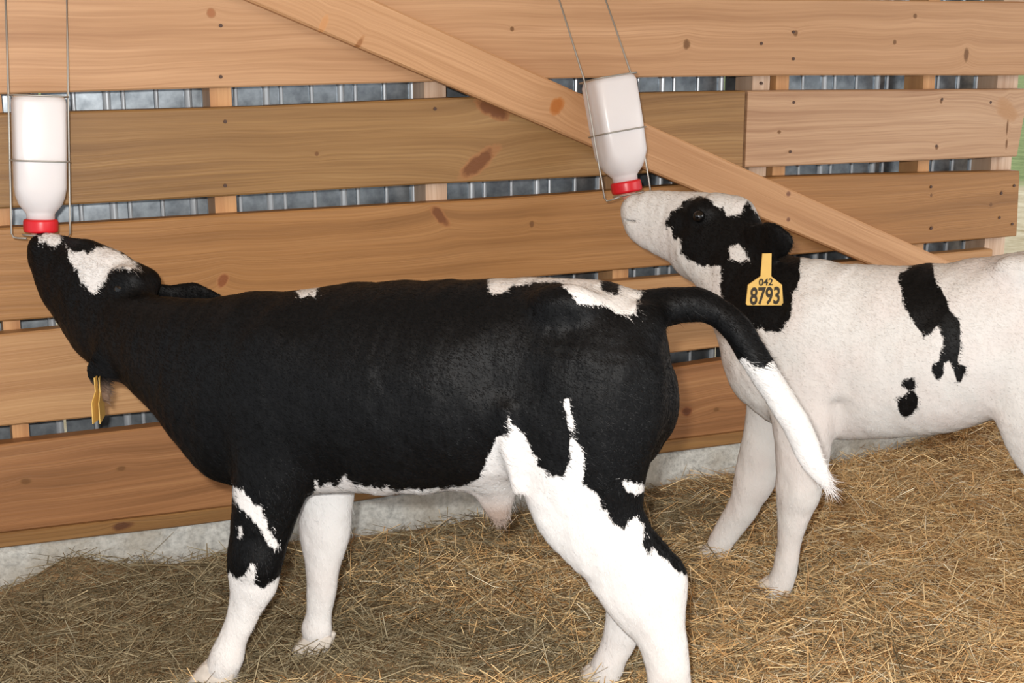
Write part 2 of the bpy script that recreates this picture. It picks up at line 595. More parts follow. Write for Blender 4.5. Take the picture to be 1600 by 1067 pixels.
# ------------------------------------------------------------------ straw
def straws(n, seed):
    r = np.random.default_rng(seed)
    x = r.uniform(-1.85, 2.25, n)
    y = r.uniform(1.95, 4.9, n)
    P = np.stack([x, y, np.zeros(n)], -1)
    wd = -(P @ WN)
    keep = wd < WD - 0.012
    # thinner cover where the concrete shows, at the foot of the wall
    cov = np.clip((WD - wd) / 0.10, 0.12, 1)
    s = P @ WA
    cov = np.where((s > 2.2) | ((s > 0.2) & (s < 0.48)), 1.0, cov)
    keep &= r.random(n) < cov
    x, y = x[keep], y[keep]
    n = len(x)
    L = r.gamma(4.0, 0.016, n) + 0.02
    wdt = r.uniform(0.0010, 0.0026, n)
    th = r.uniform(0, 2 * math.pi, n)
    tilt = r.normal(0.05, 0.22, n)
    up = r.random(n) < 0.03
    tilt = np.where(up, r.uniform(0.4, 1.1, n), tilt)
    L = np.where(up, L * 0.7, L)
    D = np.stack([np.cos(th) * np.cos(tilt), np.sin(th) * np.cos(tilt), np.sin(tilt)], -1)
    lift = r.uniform(0.0, 0.020, n)
    C = np.stack([x, y, floor_h(x, y) + lift + np.abs(np.sin(tilt)) * L * 0.25], -1)
    side = np.cross(D, r.normal(0, 1, (n, 3)))
    side = np.cross(D, np.array([0, 0, 1.0])) + r.normal(0, 0.45, (n, 3))
    side /= np.linalg.norm(side, axis=1, keepdims=True)
    nrm = np.cross(D, side)
    bend = r.normal(0, 0.06, n)[:, None] * L[:, None]
    a = C - D * L[:, None] / 2
    b = C + nrm * bend
    e = C + D * L[:, None] / 2
    w = side * wdt[:, None] * 0.5
    h = nrm * wdt[:, None] * 0.45
    # roof-shaped section: three verts per station
    V = np.stack([a - w, a + h, a + w, b - w, b + h, b + w, e - w, e + h, e + w], 1).reshape(-1, 3)
    k = np.arange(n)[:, None] * 9
    F = np.concatenate([k + np.array([[0, 1, 4, 3]]), k + np.array([[1, 2, 5, 4]]), k + np.array([[3, 4, 7, 6]]), k + np.array([[4, 5, 8, 7]])], 0)
    # colour: fresh yellow straw to the right, older grey-brown trodden straw to the left
    pal = np.array([srgb(246, 220, 170), srgb(236, 204, 150), srgb(222, 182, 126), srgb(190, 148, 98), srgb(250, 238, 208), srgb(206, 188, 150)])
    old = np.array([srgb(168, 156, 126), srgb(148, 134, 104), srgb(124, 108, 80), srgb(156, 146, 118), srgb(188, 172, 136), srgb(108, 96, 72)])
    fr = np.clip((x + 0.25) / 1.1 + (vnoise(x * 2.2, y * 2.2, 9) - 0.5) * 1.1 + np.where(y < 2.62, 0.45, 0), 0, 1)
    pick = r.choice(6, n, p=[.2, .26, .24, .14, .08, .08])
    cc = np.where((r.random(n) < fr)[:, None], pal[pick], old[pick]) * r.uniform(0.7, 1.12, n)[:, None]
    return V, F, np.repeat(np.concatenate([cc, np.ones((n, 1))], 1), 9, 0)


SV, SF, SCOL = straws(140000, 21)
bed = fast_mesh('straw_bedding', SV, SF, straw_mat('straw_stalks'), smooth=False)
at = bed.data.color_attributes.new('tint', 'FLOAT_COLOR', 'POINT')
at.data.foreach_set('color', SCOL.astype(np.float32).ravel())
tag(bed, 'loose golden brown straw bedding strewn over the pen floor', 'straw', kind='stuff')

# ------------------------------------------------------------------ calves
SUB = 5


class Calf:
    """a body grown as one smooth field from chains of oval sections; the sections lie in the calf's own
    upright plane (through p0, running along 'fwd'), lat is metres sideways from that plane, away from us positive"""

    def __init__(self, p0, fwd, vox=0.005):
        self.p0 = np.array([p0[0], p0[1], 0.0])
        f = np.array([fwd[0], fwd[1], 0.0])
        self.f = f / np.linalg.norm(f)
        self.L = np.array([-self.f[1], self.f[0], 0.0])
        if self.L[1] < 0: self.L = -self.L
        self.vox = vox
        self.chains = []

    def pt(self, x, y, lat=0.0):
        d = ray(x, y)
        t = ((self.p0 + self.L * lat - CO) @ self.L) / (d @ self.L)
        return CO + d * t

    def chain(self, name, nodes, k=0.03, cut=False, sub=SUB):
        """nodes: (x1, y1, x2, y2, lat, w)"""
        A = np.array([self.pt(n[0], n[1], n[4]) for n in nodes])
        B = np.array([self.pt(n[2], n[3], n[4]) for n in nodes])
        W = np.array([n[5] for n in nodes])
        self.add(name, A, B, W, k, cut, sub)

    def add(self, name, A, B, W, k=0.03, cut=False, sub=SUB):
        X = np.concatenate([A, B, np.asarray(W)[:, None]], 1)
        if len(X) > 2 and sub > 1:
            Y = []
            m = len(X)
            for i in range(m - 1):
                q0, q1, q2, q3 = X[max(i - 1, 0)], X[i], X[i + 1], X[min(i + 2, m - 1)]
                for j in range(sub):
                    t = j / sub
                    Y.append(0.5 * (2 * q1 + (q2 - q0) * t + (2 * q0 - 5 * q1 + 4 * q2 - q3) * t * t + (3 * q1 - q0 - 3 * q2 + q3) * t ** 3))
            Y.append(X[-1])
            X = np.array(Y)
        segs = []
        for i in range(len(X) - 1):
            A0, B0, w0 = X[i][:3], X[i][3:6], X[i][6]
            A1, B1, w1 = X[i + 1][:3], X[i + 1][3:6], X[i + 1][6]
            c0, c1 = (A0 + B0) / 2, (A1 + B1) / 2
            d = c1 - c0
            ln = np.linalg.norm(d)
            if ln < 1e-6: continue
            d /= ln
            lat = self.L - d * (self.L @ d)
            lat /= np.linalg.norm(lat)
            v = np.cross(d, lat)
            h0, h1 = abs((A0 - B0) @ v) / 2, abs((A1 - B1) @ v) / 2
            segs.append((c0, c1, d, ln, v, lat, max(h0, .004), max(h1, .004), max(w0, .004), max(w1, .004)))
        self.chains.append((name, segs, k, cut))

    def ball(self, name, c, r, k=0.03, cut=False):
        """ellipsoid: r = (along, up, lateral)"""
        c = np.asarray(c, float)
        e = self.f * 0.0005
        up = np.array([0, 0, 1.0])
        self.chains.append((name, [(c - e, c + e, self.f, 0.001, up, self.L, r[1], r[1], r[2], r[2], r[0])], k, cut))

    @staticmethod
    def seg_d(P, s):
        c0, c1, d, ln, v, lat, h0, h1, w0, w1 = s[:10]
        r = P - c0
        a = r @ d
        t = np.clip(a / ln, 0, 1)
        ax = a - t * ln
        h = h0 + (h1 - h0) * t
        w = w0 + (w1 - w0) * t
        rv, rl = r @ v, r @ lat
        ha = s[10] if len(s) > 10 else np.minimum(h, w) * 0.8
        k0 = np.sqrt((ax / ha) ** 2 + (rv / h) ** 2 + (rl / w) ** 2)
        k1 = np.sqrt((ax / ha ** 2) ** 2 + (rv / h ** 2) ** 2 + (rl / w ** 2) ** 2)
        return np.where(k1 > 1e-6, k0 * (k0 - 1) / np.maximum(k1, 1e-6), -np.minimum(h, w))

    def chain_d(self, P, segs):
        D = np.full(P.shape[:-1], 1e3)
        for s in segs:
            D = np.minimum(D, self.seg_d(P, s))
        return D

    def build(self, smooth_it=4):
        lo, hi = np.full(3, 1e3), np.full(3, -1e3)
        R = np.stack([self.f, self.L, [0, 0, 1.0]])      # world -> local rows
        for nm, segs, k, cut in self.chains:
            for s in segs:
                for c in (s[0], s[1]):
                    q = R @ (c - self.p0)
                    m = max(s[6:10]) + 0.03
                    lo, hi = np.minimum(lo, q - m), np.maximum(hi, q + m)
        vx = self.vox
        N = np.ceil((hi - lo) / vx).astype(int) + 1
        D = np.full(N, 0.2, np.float32)
        axs = [lo[i] + np.arange(N[i]) * vx for i in range(3)]
        for nm, segs, k, cut in self.chains:
            # chain box
            bl, bh = np.full(3, 1e3), np.full(3, -1e3)
            boxes = []
            for s in segs:
                q0, q1 = R @ (s[0] - self.p0), R @ (s[1] - self.p0)
                m = max(s[6:10]) + k + 0.015
                a, b = np.minimum(q0, q1) - m, np.maximum(q0, q1) + m
                i0 = np.clip(((a - lo) / vx).astype(int), 0, N - 1)
                i1 = np.clip(((b - lo) / vx).astype(int) + 2, 1, N)
                boxes.append((i0, i1))
            j0 = np.min([b[0] for b in boxes], 0)
            j1 = np.max([b[1] for b in boxes], 0)
            Em = np.full(j1 - j0, 1.0, np.float32)
            for s, (i0, i1) in zip(segs, boxes):
                G = np.stack(np.meshgrid(axs[0][i0[0]:i1[0]], axs[1][i0[1]:i1[1]], axs[2][i0[2]:i1[2]], indexing='ij'), -1)
                Pw = (G @ R + self.p0)
                dd = self.seg_d(Pw, s).astype(np.float32)
                q = tuple(slice(i0[i] - j0[i], i1[i] - j0[i]) for i in range(3))
                Em[q] = np.minimum(Em[q], dd)
            q = tuple(slice(j0[i], j1[i]) for i in range(3))
            Dq = D[q]
            if cut:
                hh = np.maximum(k - np.abs(Dq + Em), 0) / k
                D[q] = np.maximum(Dq, -Em) + hh * hh * k / 4
            else:
                hh = np.maximum(k - np.abs(Dq - Em), 0) / k
                D[q] = np.minimum(Dq, Em) - hh * hh * k / 4
        V, F = surface_nets(D)
        V = V * vx + lo
        V = V @ R + self.p0
        # Taubin smoothing
        e = np.concatenate([F[:, [0, 1]], F[:, [1, 2]], F[:, [2, 3]], F[:, [3, 0]]])
        e = np.concatenate([e, e[:, ::-1]])
        cnt = np.maximum(np.bincount(e[:, 0], minlength=len(V)), 1)
        for it in range(smooth_it):
            for lam in (0.55, -0.5 if it else 0.0):
                S = np.stack([np.bincount(e[:, 0], V[e[:, 1], i], len(V)) for i in range(3)], -1) / cnt[:, None]
                V = V + (S - V) * lam
        # shallow relief: muscle and loose skin
        a = F
        nr = np.cross(V[a[:, 2]] - V[a[:, 0]], V[a[:, 3]] - V[a[:, 1]])
        N_ = np.stack([sum(np.bincount(a[:, c], nr[:, i], len(V)) for c in range(4)) for i in range(3)], -1)
        N_ /= np.maximum(np.linalg.norm(N_, axis=1, keepdims=True), 1e-12)
        q = V @ R.T
        rel = (vnoise(q[:, 0] * 22 + q[:, 1] * 9, q[:, 2] * 16 + q[:, 1] * 7, 31) - 0.5) * 0.006 + (vnoise(q[:, 0] * 60 + q[:, 1] * 30, q[:, 2] * 40 - q[:, 1] * 20, 32) - 0.5) * 0.0022
        V = V + N_ * rel[:, None]
        self.V, self.F = V, F
        return V, F

    def lat_of(self, P):
        return (P - self.p0) @ self.L


def surface_nets(D):
    s = D < 0
    nx, ny, nz = D.shape
    cs = [(i, j, k) for i in (0, 1) for j in (0, 1) for k in (0, 1)]
    cnt = np.zeros((nx - 1, ny - 1, nz - 1), np.uint8)
    for i, j, k in cs:
        cnt += s[i:nx - 1 + i, j:ny - 1 + j, k:nz - 1 + k]
    mask = (cnt > 0) & (cnt < 8)
    I = np.argwhere(mask)
    idx = np.full(mask.shape, -1, np.int64)
    idx[mask] = np.arange(len(I))
    vals = {c: D[I[:, 0] + c[0], I[:, 1] + c[1], I[:, 2] + c[2]] for c in cs}
    acc = np.zeros((len(I), 3)); num = np.zeros(len(I))
    for c0 in cs:
        for ax in range(3):
            if c0[ax]: continue
            c1 = tuple(c0[i] + (i == ax) for i in range(3))
            a, b = vals[c0], vals[c1]
            m = (a < 0) != (b < 0)
            t = np.where(m, a / np.where(m, a - b, 1), 0)
            p = np.array(c0, float)[None].repeat(len(I), 0)
            p[:, ax] += t
            acc += p * m[:, None]
            num += m
    V = I + acc / num[:, None]
    Fs = []
    for ax in range(3):
        o1, o2 = [(1, 2), (2, 0), (0, 1)][ax]
        sl0 = [slice(1, n - 1) for n in D.shape]
        a_, b_ = list(sl0), list(sl0)
        a_[ax] = slice(0, D.shape[ax] - 1)
        b_[ax] = slice(1, D.shape[ax])
        sa, sb = s[tuple(a_)], s[tuple(b_)]
        ch = np.argwhere(sa != sb)
        base = ch.copy()
        for i in range(3):
            if i != ax: base[:, i] += 1
        flip = sa[tuple(ch.T)]
        q = []
        for d1, d2 in ((1, 1), (0, 1), (0, 0), (1, 0)):
            c = base.copy()
            c[:, o1] -= d1
            c[:, o2] -= d2
            q.append(idx[tuple(c.T)])
        q = np.stack(q, -1)
        q = np.where(flip[:, None], q, q[:, ::-1])
        Fs.append(q)
    F = np.concatenate(Fs)
    return V, F[(F >= 0).all(1)]


def poly_sd(P, poly):
    """signed distance to a polygon, positive inside"""
    poly = np.array(poly, float)
    d = np.full(len(P), 1e9)
    ins = np.zeros(len(P), bool)
    for i in range(len(poly)):
        a, b = poly[i], poly[(i + 1) % len(poly)]
        e = b - a
        w = P - a
        t = np.clip((w @ e) / (e @ e), 0, 1)
        q = w - t[:, None] * e
        d = np.minimum(d, (q ** 2).sum(1))
        c = (a[1] > P[:, 1]) != (b[1] > P[:, 1])
        with np.errstate(divide='ignore', invalid='ignore'):
            xx = (b[0] - a[0]) * (P[:, 1] - a[1]) / (b[1] - a[1]) + a[0]
        ins ^= c & (P[:, 0] < xx)
    d = np.sqrt(d)
    return np.where(ins, d, -d)


def coat_mat(name, white, black, pink):
    m, nt, bs = new_mat(name)
    at = nt.nodes.new('ShaderNodeAttribute')
    at.attribute_name = 'patch'
    tc = nt.nodes.new('ShaderNodeTexCoord')
    n1 = noise(nt, mapping(nt, tc.outputs['Object'], scale=(110, 110, 45)), 1.0, 3)
    n2 = noise(nt, tc.outputs['Object'], 7.0, 3)
    v = math_n(nt, 'ADD', at.outputs['Fac'], math_n(nt, 'MULTIPLY', math_n(nt, 'SUBTRACT', n1, 0.5), 0.22))
    k = ramp(nt, v, [(0.46, 0.0), (0.54, 1.0)])
    wc = mixc(nt, math_n(nt, 'MULTIPLY', ramp(nt, n2, [(0.45, 0.0), (0.7, 1.0)]), 0.45), white, pink)
    bc = mixc(nt, ramp(nt, n1, [(0.3, 0.0), (0.75, 1.0)]), black, tuple(x * 1.9 for x in black))
    so = nt.nodes.new('ShaderNodeAttribute')
    so.attribute_name = 'soil'
    lk(nt, mixc(nt, so.outputs['Fac'], mixc(nt, k, bc, wc), srgb(150, 124, 106)), bs.inputs['Base Color'])
    lk(nt, ramp(nt, k, [(0.0, 0.50), (1.0, 0.8)]), bs.inputs['Roughness'])
    lk(nt, ramp(nt, k, [(0.0, 0.13), (1.0, 0.12)]), bs.inputs['Specular IOR Level'])
    bump(nt, bs, n1, 0.35, 0.004)
    return m


def add_attr(me, name, arr):
    at = me.attributes.new(name, 'FLOAT', 'POINT')
    at.data.foreach_set('value', np.asarray(arr, np.float32))


def hair(body_V, body_F, patch, soil, n, calf, mat, parent, rnd, flow, length=(0.010, 0.022), width=0.0014, lift=0.34, longf=None):
    """short lying coat: tapered blades rooted on the skin, in the direction of flow"""
    T = np.concatenate([body_F[:, [0, 1, 2]], body_F[:, [0, 2, 3]]])
    a, b, c = body_V[T[:, 0]], body_V[T[:, 1]], body_V[T[:, 2]]
    nr = np.cross(b - a, c - a)
    ar = np.linalg.norm(nr, axis=1)
    r = np.random.default_rng(rnd)
    t = r.choice(len(T), n, p=ar / ar.sum())
    u, v = r.random(n), r.random(n)
    m = u + v > 1
    u[m], v[m] = 1 - u[m], 1 - v[m]
    P = a[t] + (b[t] - a[t]) * u[:, None] + (c[t] - a[t]) * v[:, None]
    pt = patch[T[t, 0]] * (1 - u - v) + patch[T[t, 1]] * u + patch[T[t, 2]] * v
    so = soil[T[t, 0]]
    pt = pt + r.normal(0, 0.07, n)
    Nn = nr[t] / np.maximum(ar[t], 1e-12)[:, None]
    fl = flow(P) + r.normal(0, 0.28, (n, 3))
    fl -= Nn * (fl * Nn).sum(1, keepdims=True)
    fl /= np.maximum(np.linalg.norm(fl, axis=1, keepdims=True), 1e-6)
    d = fl + Nn * (lift * r.uniform(0.3, 1.2, n))[:, None]
    d /= np.linalg.norm(d, axis=1, keepdims=True)
    L = r.uniform(*length, n)
    if longf is not None:
        L = L * longf(P)
    sd = np.cross(d, Nn)
    sd /= np.maximum(np.linalg.norm(sd, axis=1, keepdims=True), 1e-6)
    w = sd * width * 0.5
    root = P - Nn * 0.001
    tip = root + d * L[:, None]
    V = np.stack([root - w, root + w, tip], 1).reshape(-1, 3)
    F = np.arange(3 * n).reshape(-1, 3)
    o = fast_mesh('coat_hair', V, F, mat, parent, smooth=True)
    add_attr(o.data, 'patch', np.repeat(pt, 3))
    add_attr(o.data, 'soil', np.repeat(so, 3))
    o.data.normals_split_custom_set_from_vertices(np.repeat(Nn + d * 0.25 + r.normal(0, 0.16, (n, 3)), 3, 0).astype(np.float32))
    tag(o, kind='stuff')
    return o


def dens(q, k):
    return np.clip(0.5 + q / k, 0, 1)


def hoof(calf, toe, w, mat, parent, ang=0.0, lat_shift=0.0):
    """two pale claws side by side; toe = ground point under the middle of the foot"""
    gs = []
    f, L = calf.f, calf.L
    for sgn in (-1, 1):
        V, F = [], []
        n = 12
        rings = [(0.0, 1.0, 0.0), (0.012, 0.98, 0.002), (0.03, 0.84, -0.008), (0.046, 0.70, -0.018), (0.050, 0.55, -0.019)]
        for z, sc, sh in rings:
            for j in range(n):
                q = 2 * math.pi * j / n
                x = math.cos(q)
                ln = (0.040 + (0.010 if x > 0 else 0)) * sc * x * (w / 0.03)
                lt = 0.016 * sc * math.sin(q) * (w / 0.03)
                V.append(np.array(toe) + f * (ln + sh) + L * (lt + sgn * w * 0.5 * (0.98 if z < .02 else 0.86)) + np.array([0, 0, z * (w / 0.03)]))
        for i in range(len(rings) - 1):
            for j in range(n):
                F.append((i * n + j, i * n + (j + 1) % n, (i + 1) * n + (j + 1) % n, (i + 1) * n + j))
        F.append(tuple(range(n - 1, -1, -1)))
        F.append(tuple((len(rings) - 1) * n + j for j in range(n)))
        gs.append((V, F))
    V, F = join_geo(gs)
    return mesh_obj('hoof', V, F, mat, parent, True)


M_HOOF = plain('hoof_horn', srgb(208, 200, 190), 0.55, var=0.15, vscale=60)
M_EYE = plain('dark_eye', srgb(14, 12, 12), 0.06)
M_TAG = plain('yellow_tag_plastic', srgb(218, 178, 96), 0.5, var=0.05)
M_INK = plain('tag_ink', srgb(44, 34, 14), 0.6)
coat1 = coat_mat('black_coat', srgb(226, 224, 222), (0.0028, 0.0029, 0.0032), srgb(222, 214, 210))
coat2 = coat_mat('white_coat', srgb(222, 220, 217), (0.0034, 0.0033, 0.0034), srgb(222, 209, 204))


def uv_ball(c, r, n=16, m=10):
    V, F = [], []
    for i in range(m + 1):
        t = math.pi * i / m
        for j in range(n):
            q = 2 * math.pi * j / n
            V.append((c[0] + r * math.sin(t) * math.cos(q), c[1] + r * math.sin(t) * math.sin(q), c[2] + r * math.cos(t)))
    for i in range(m):
        for j in range(n):
            F.append((i * n + j, (i + 1) * n + j, (i + 1) * n + (j + 1) % n, i * n + (j + 1) % n))
    return V, F


# ---- the near, mostly black calf
A = Calf((-0.12, 2.625), (-0.985, 0.17))
A.chain('trunk', [
    (982, 490, 986, 640, 0, .085), (972, 470, 980, 690, 0, .112), (958, 455, 965, 735, 0, .135), (930, 440, 935, 745, 0, .15),
    (860, 435, 860, 742, 0, .158), (780, 436, 780, 750, 0, .172), (700, 438, 700, 762, 0, .178), (620, 440, 620, 766, 0, .172),
    (540, 445, 540, 764, 0, .158), (465, 453, 468, 770, 0, .138), (405, 462, 405, 766, 0, .118), (352, 473, 365, 742, 0, .100), (312, 490, 325, 700, 0, .07)], k=.03)
A.chain('neck', [(400, 464, 350, 742, 0, .10), (330, 468, 275, 675, .02, .085), (275, 468, 212, 618, .07, .074), (232, 460, 160, 578, .13, .066), (215, 450, 140, 560, .16, .06)], k=.045)
HL = 0.20
A.chain('head', [(82, 368, 56, 392, HL + .045, .026), (95, 370, 52, 412, HL + .04, .036), (112, 375, 56, 440, HL + .03, .039), (138, 379, 72, 478, HL + .015, .045),
                 (170, 386, 94, 512, HL, .057), (202, 402, 116, 540, HL - .02, .064), (228, 428, 142, 560, HL - .04, .060), (245, 455, 170, 560, HL - .06, .05)], k=.03)
A.ball('brow', A.pt(196, 440, HL - .075), (.035, .03, .02), .03)
A.ball('poll', A.pt(226, 440, HL - .02), (.028, .020, .03), .045)
A.ball('nose_pad', A.pt(66, 384, HL + .04), (.022, .020, .030), .02)
# ears
A.chain('ear', [(205, 498, 222, 520, HL - .085, .012), (178, 525, 205, 555, HL - .115, .010), (146, 552, 186, 585, HL - .13, .008), (134, 575, 178, 602, HL - .135, .007), (146, 600, 176, 618, HL - .135, .006), (158, 622, 172, 632, HL - .135, .005)], k=.02)
A.chain('ear', [(236, 438, 236, 466, HL + .04, .012), (268, 444, 266, 480, HL + .06, .011), (298, 441, 294, 482, HL + .07, .010), (322, 446, 318, 478, HL + .07, .008), (344, 458, 341, 470, HL + .07, .006)], k=.02)
NF_, FF_, NH_, FH_ = -.085, .085, -.095, .075
A.chain('near_fore', [(372, 640, 500, 650, NF_ + .02, .055), (366, 720, 485, 735, NF_, .058), (363, 775, 470, 795, NF_, .052), (361, 825, 452, 842, NF_, .044),
                      (357, 870, 440, 882, NF_, .043), (360, 912, 428, 922, NF_, .034), (356, 950, 408, 960, NF_, .027), (344, 992, 390, 996, NF_, .027), (328, 1024, 382, 1028, NF_, .033), (320, 1042, 374, 1046, NF_, .030)], k=.03)
A.chain('far_fore', [(462, 680, 560, 690, FF_ - .02, .05), (468, 740, 556, 745, FF_, .052), (468, 790, 550, 795, FF_, .048), (469, 830, 547, 836, FF_, .042),
                     (478, 878, 531, 882, FF_, .034), (482, 918, 524, 920, FF_, .026), (477, 958, 519, 960, FF_, .025), (470, 980, 519, 983, FF_, .029), (472, 992, 517, 994, FF_, .026)], k=.03)
A.chain('near_hind', [(850, 510, 1010, 515, NH_ + .03, .055), (818, 570, 1036, 575, NH_, .070), (800, 645, 1032, 655, NH_ - .01, .073), (802, 715, 1016, 730, NH_ - .01, .068), (826, 788, 1012, 790, NH_, .060),
                      (864, 848, 1030, 836, NH_, .052), (908, 895, 1056, 876, NH_, .046), (950, 950, 1074, 925, NH_, .042), (988, 995, 1074, 985, NH_, .036), (1006, 1040, 1077, 1040, NH_, .033),
                      (1012, 1080, 1080, 1080, NH_, .031), (1010, 1105, 1084, 1108, NH_, .036), (1000, 1130, 1070, 1132, NH_, .036)], k=.035)
A.ball('hock', A.pt(1052, 905, NH_), (.020, .035, .022), .03)
A.chain('far_hind', [(850, 560, 975, 570, FH_ - .02, .06), (835, 690, 972, 700, FH_, .060), (868, 790, 1005, 790, FH_, .055), (905, 860, 1010, 850, FH_, .045),
                     (936, 920, 1022, 905, FH_, .040), (944, 962, 1010, 955, FH_, .034), (936, 1005, 994, 1000, FH_, .030), (922, 1038, 978, 1036, FH_, .034), (918, 1060, 966, 1062, FH_, .032)], k=.03)
A.chain('tail', [(975, 462, 985, 520, 0, .035), (1010, 452, 1018, 512, 0, .034), (1048, 448, 1050, 508, 0, .032), (1092, 451, 1086, 502, 0, .030), (1132, 466, 1112, 510, 0, .029),
                 (1166, 496, 1132, 530, -.01, .029), (1190, 530, 1152, 558, -.015, .029), (1210, 566, 1172, 588, -.02, .028), (1230, 600, 1192, 622, -.02, .026), (1256, 640, 1214, 656, -.025, .026),
                 (1277, 682, 1232, 690, -.025, .022), (1288, 715, 1248, 722, -.03, .016), (1296, 742, 1272, 750, -.03, .010), (1299, 762, 1292, 764, -.03, .005)], k=.02)
A.chain('navel', [(722, 735, 815, 730, 0, .05), (742, 768, 806, 768, 0, .026), (756, 790, 800, 792, 0, .016), (768, 806, 792, 810, 0, .008)], k=.04)
# shoulder, hip and stifle relief
A.ball('shoulder', A.pt(425, 620, -.095), (.07, .13, .035), .05)
A.ball('hip', A.pt(880, 470, -.10), (.05, .03, .035), .05)
A.ball('pin', A.pt(1012, 505, -.06), (.03, .03, .03), .04)
A.ball('flank_hollow', A.pt(775, 560, -.215), (.06, .10, .045), .06, cut=True)
A.chain('flank_fold', [(784, 640, 798, 640, -.15, .02), (786, 700, 806, 700, -.15, .022), (800, 765, 816, 762, -.13, .02)], k=.025)
A.chain('tendon_groove', [(996, 770, 1008, 770, NH_ - .075, .014), (1012, 815, 1024, 812, NH_ - .068, .013), (1030, 860, 1040, 858, NH_ - .058, .010)], k=.03, cut=True)
A.ball('knee', A.pt(402, 872, NF_ - .02), (.032, .035, .03), .03)
VA, FA = A.build()

latA = A.lat_of(VA)
mirr = VA - A.L * (2 * np.maximum(latA, 0))[:, None]
chA = {}
for nm, segs, k, cut in A.chains:
    if not cut:
        d = A.chain_d(VA, segs)
        chA[nm] = np.minimum(chA[nm], d) if nm in chA else d
pxm, pxd = project(mirr), project(VA)
headlike = np.minimum(np.minimum(chA['head'], chA['neck']), chA['poll']) < np.minimum(chA['trunk'], 9)
px = np.where(headlike[:, None], pxd, pxm)
white1 = [
    [(102, 384), (112, 390), (125, 392), (137, 396), (150, 388), (165, 387), (180, 390), (195, 398), (205, 408), (216, 420), (204, 421), (190, 418), (178, 420), (168, 428), (160, 440), (153, 452), (145, 459), (138, 452), (128, 440), (120, 425), (112, 410), (104, 398)],
    [(58, 368), (75, 362), (90, 356), (94, 378), (82, 384), (73, 380), (66, 385), (60, 378)],
    [(456, 440), (475, 430), (496, 438), (494, 463), (466, 463)],
    [(762, 432), (800, 424), (840, 424), (872, 422), (874, 440), (832, 441), (803, 446), (781, 460), (765, 458)],
    [(868, 424), (900, 424), (928, 425), (938, 440), (937, 452), (955, 462), (966, 460), (964, 447), (980, 446), (999, 455), (994, 478), (992, 492), (970, 490), (940, 478), (905, 475), (895, 460), (880, 450)],
    [(462, 800), (476, 768), (492, 744), (500, 762), (512, 750), (522, 764), (538, 744), (548, 757), (600, 764), (660, 766), (720, 760), (760, 742), (780, 850), (535, 830)],
    [(790, 639), (797, 655), (806, 668), (821, 685), (841, 726), (858, 742), (879, 742), (889, 718), (891, 685), (899, 688), (912, 705), (914, 730), (912, 755), (932, 775), (951, 804), (957, 820), (975, 828), (981, 812), (995, 808), (1007, 819), (1002, 851), (1016, 869), (1019, 857), (1040, 872), (1055, 889), (1066, 896), (1110, 900), (1110, 1190), (850, 1190), (850, 900), (760, 860), (745, 762), (751, 742), (759, 718), (775, 682), (790, 680), (794, 672)],
    [(878, 622), (886, 625), (897, 655), (895, 672), (889, 665), (882, 640)],
    [(968, 750), (985, 752), (1000, 758), (1040, 757), (1040, 771), (995, 772), (980, 768)],
    [(362, 756), (375, 765), (395, 785), (408, 790), (413, 808), (430, 840), (438, 852), (430, 860), (418, 850), (405, 825), (385, 800), (366, 785)],
    [(340, 890), (357, 894), (375, 906), (390, 880), (397, 882), (400, 910), (410, 921), (430, 906), (450, 890), (460, 1120), (260, 1120)],
    [(372, 822), (378, 822), (380, 838), (374, 838)],
    [(1100, 560), (1160, 560), (1180, 575), (1196, 572), (1206, 564), (1240, 560), (1330, 800), (1100, 800)]]
sd = np.full(len(VA), -1e3)
for i, p in enumerate(white1):
    q = poly_sd(px, p)
    if i == 12: q = np.where(chA['tail'] < 0.02, q, -1e3)
    if i in (9, 10, 11): q = np.where(chA['near_fore'] < np.minimum(chA['far_fore'], chA['trunk'] + 0.02), q, -1e3)
    if i == 5: q = np.where(chA['near_fore'] > 0.015, q, -1e3)
    if i in (6, 7, 8): q = np.where(latA < 0.02, q, -1e3)
    sd = np.maximum(sd, q)
for nm, y0 in (('far_fore', 752), ('far_hind', 700)):
    near = chA[nm] < np.minimum(chA['near_fore'], chA['near_hind'])
    leg = near & (latA > 0.0) & (chA[nm] < 0.012)
    sd = np.where(leg, np.maximum(sd, pxd[:, 1] - y0), sd)
sd = sd + np.where(sd > -60, (vnoise(px[:, 0] / 5 + 3, px[:, 1] / 14, 4) - 0.5) * 6 + (vnoise(px[:, 0] / 16, px[:, 1] / 24, 14) - 0.5) * 4, 0)
patchA = dens(sd / 790, 0.04)
soilA = np.clip((pxd[:, 1] - 765) / 45, 0, 0.8) * (chA['navel'] < 0.012) + 0.75 * np.clip((pxd[:, 1] - 592) / 25, 0, 1) * (chA['ear'] < 0.01) * (pxd[:, 0] < 190)
calf = empty('calf', (-0.12, 2.62, 0))
tag(calf, 'near black calf with white hind legs stretching up to the left bottle', 'calf')
bodyA = fast_mesh('body', VA - np.array(calf.location), FA, coat1, calf)
add_attr(bodyA.data, 'patch', patchA)
add_attr(bodyA.data, 'soil', soilA)


def flowA(P):
    f = np.zeros_like(P)
    back = -A.f
    z = P[:, 2]
    k = np.clip((z - 0.42) / 0.15, 0, 1)[:, None]
    f += back * (0.25 + 0.75 * k)
    f[:, 2] -= 0.55 + 0.45 * (1 - k[:, 0])
    return f


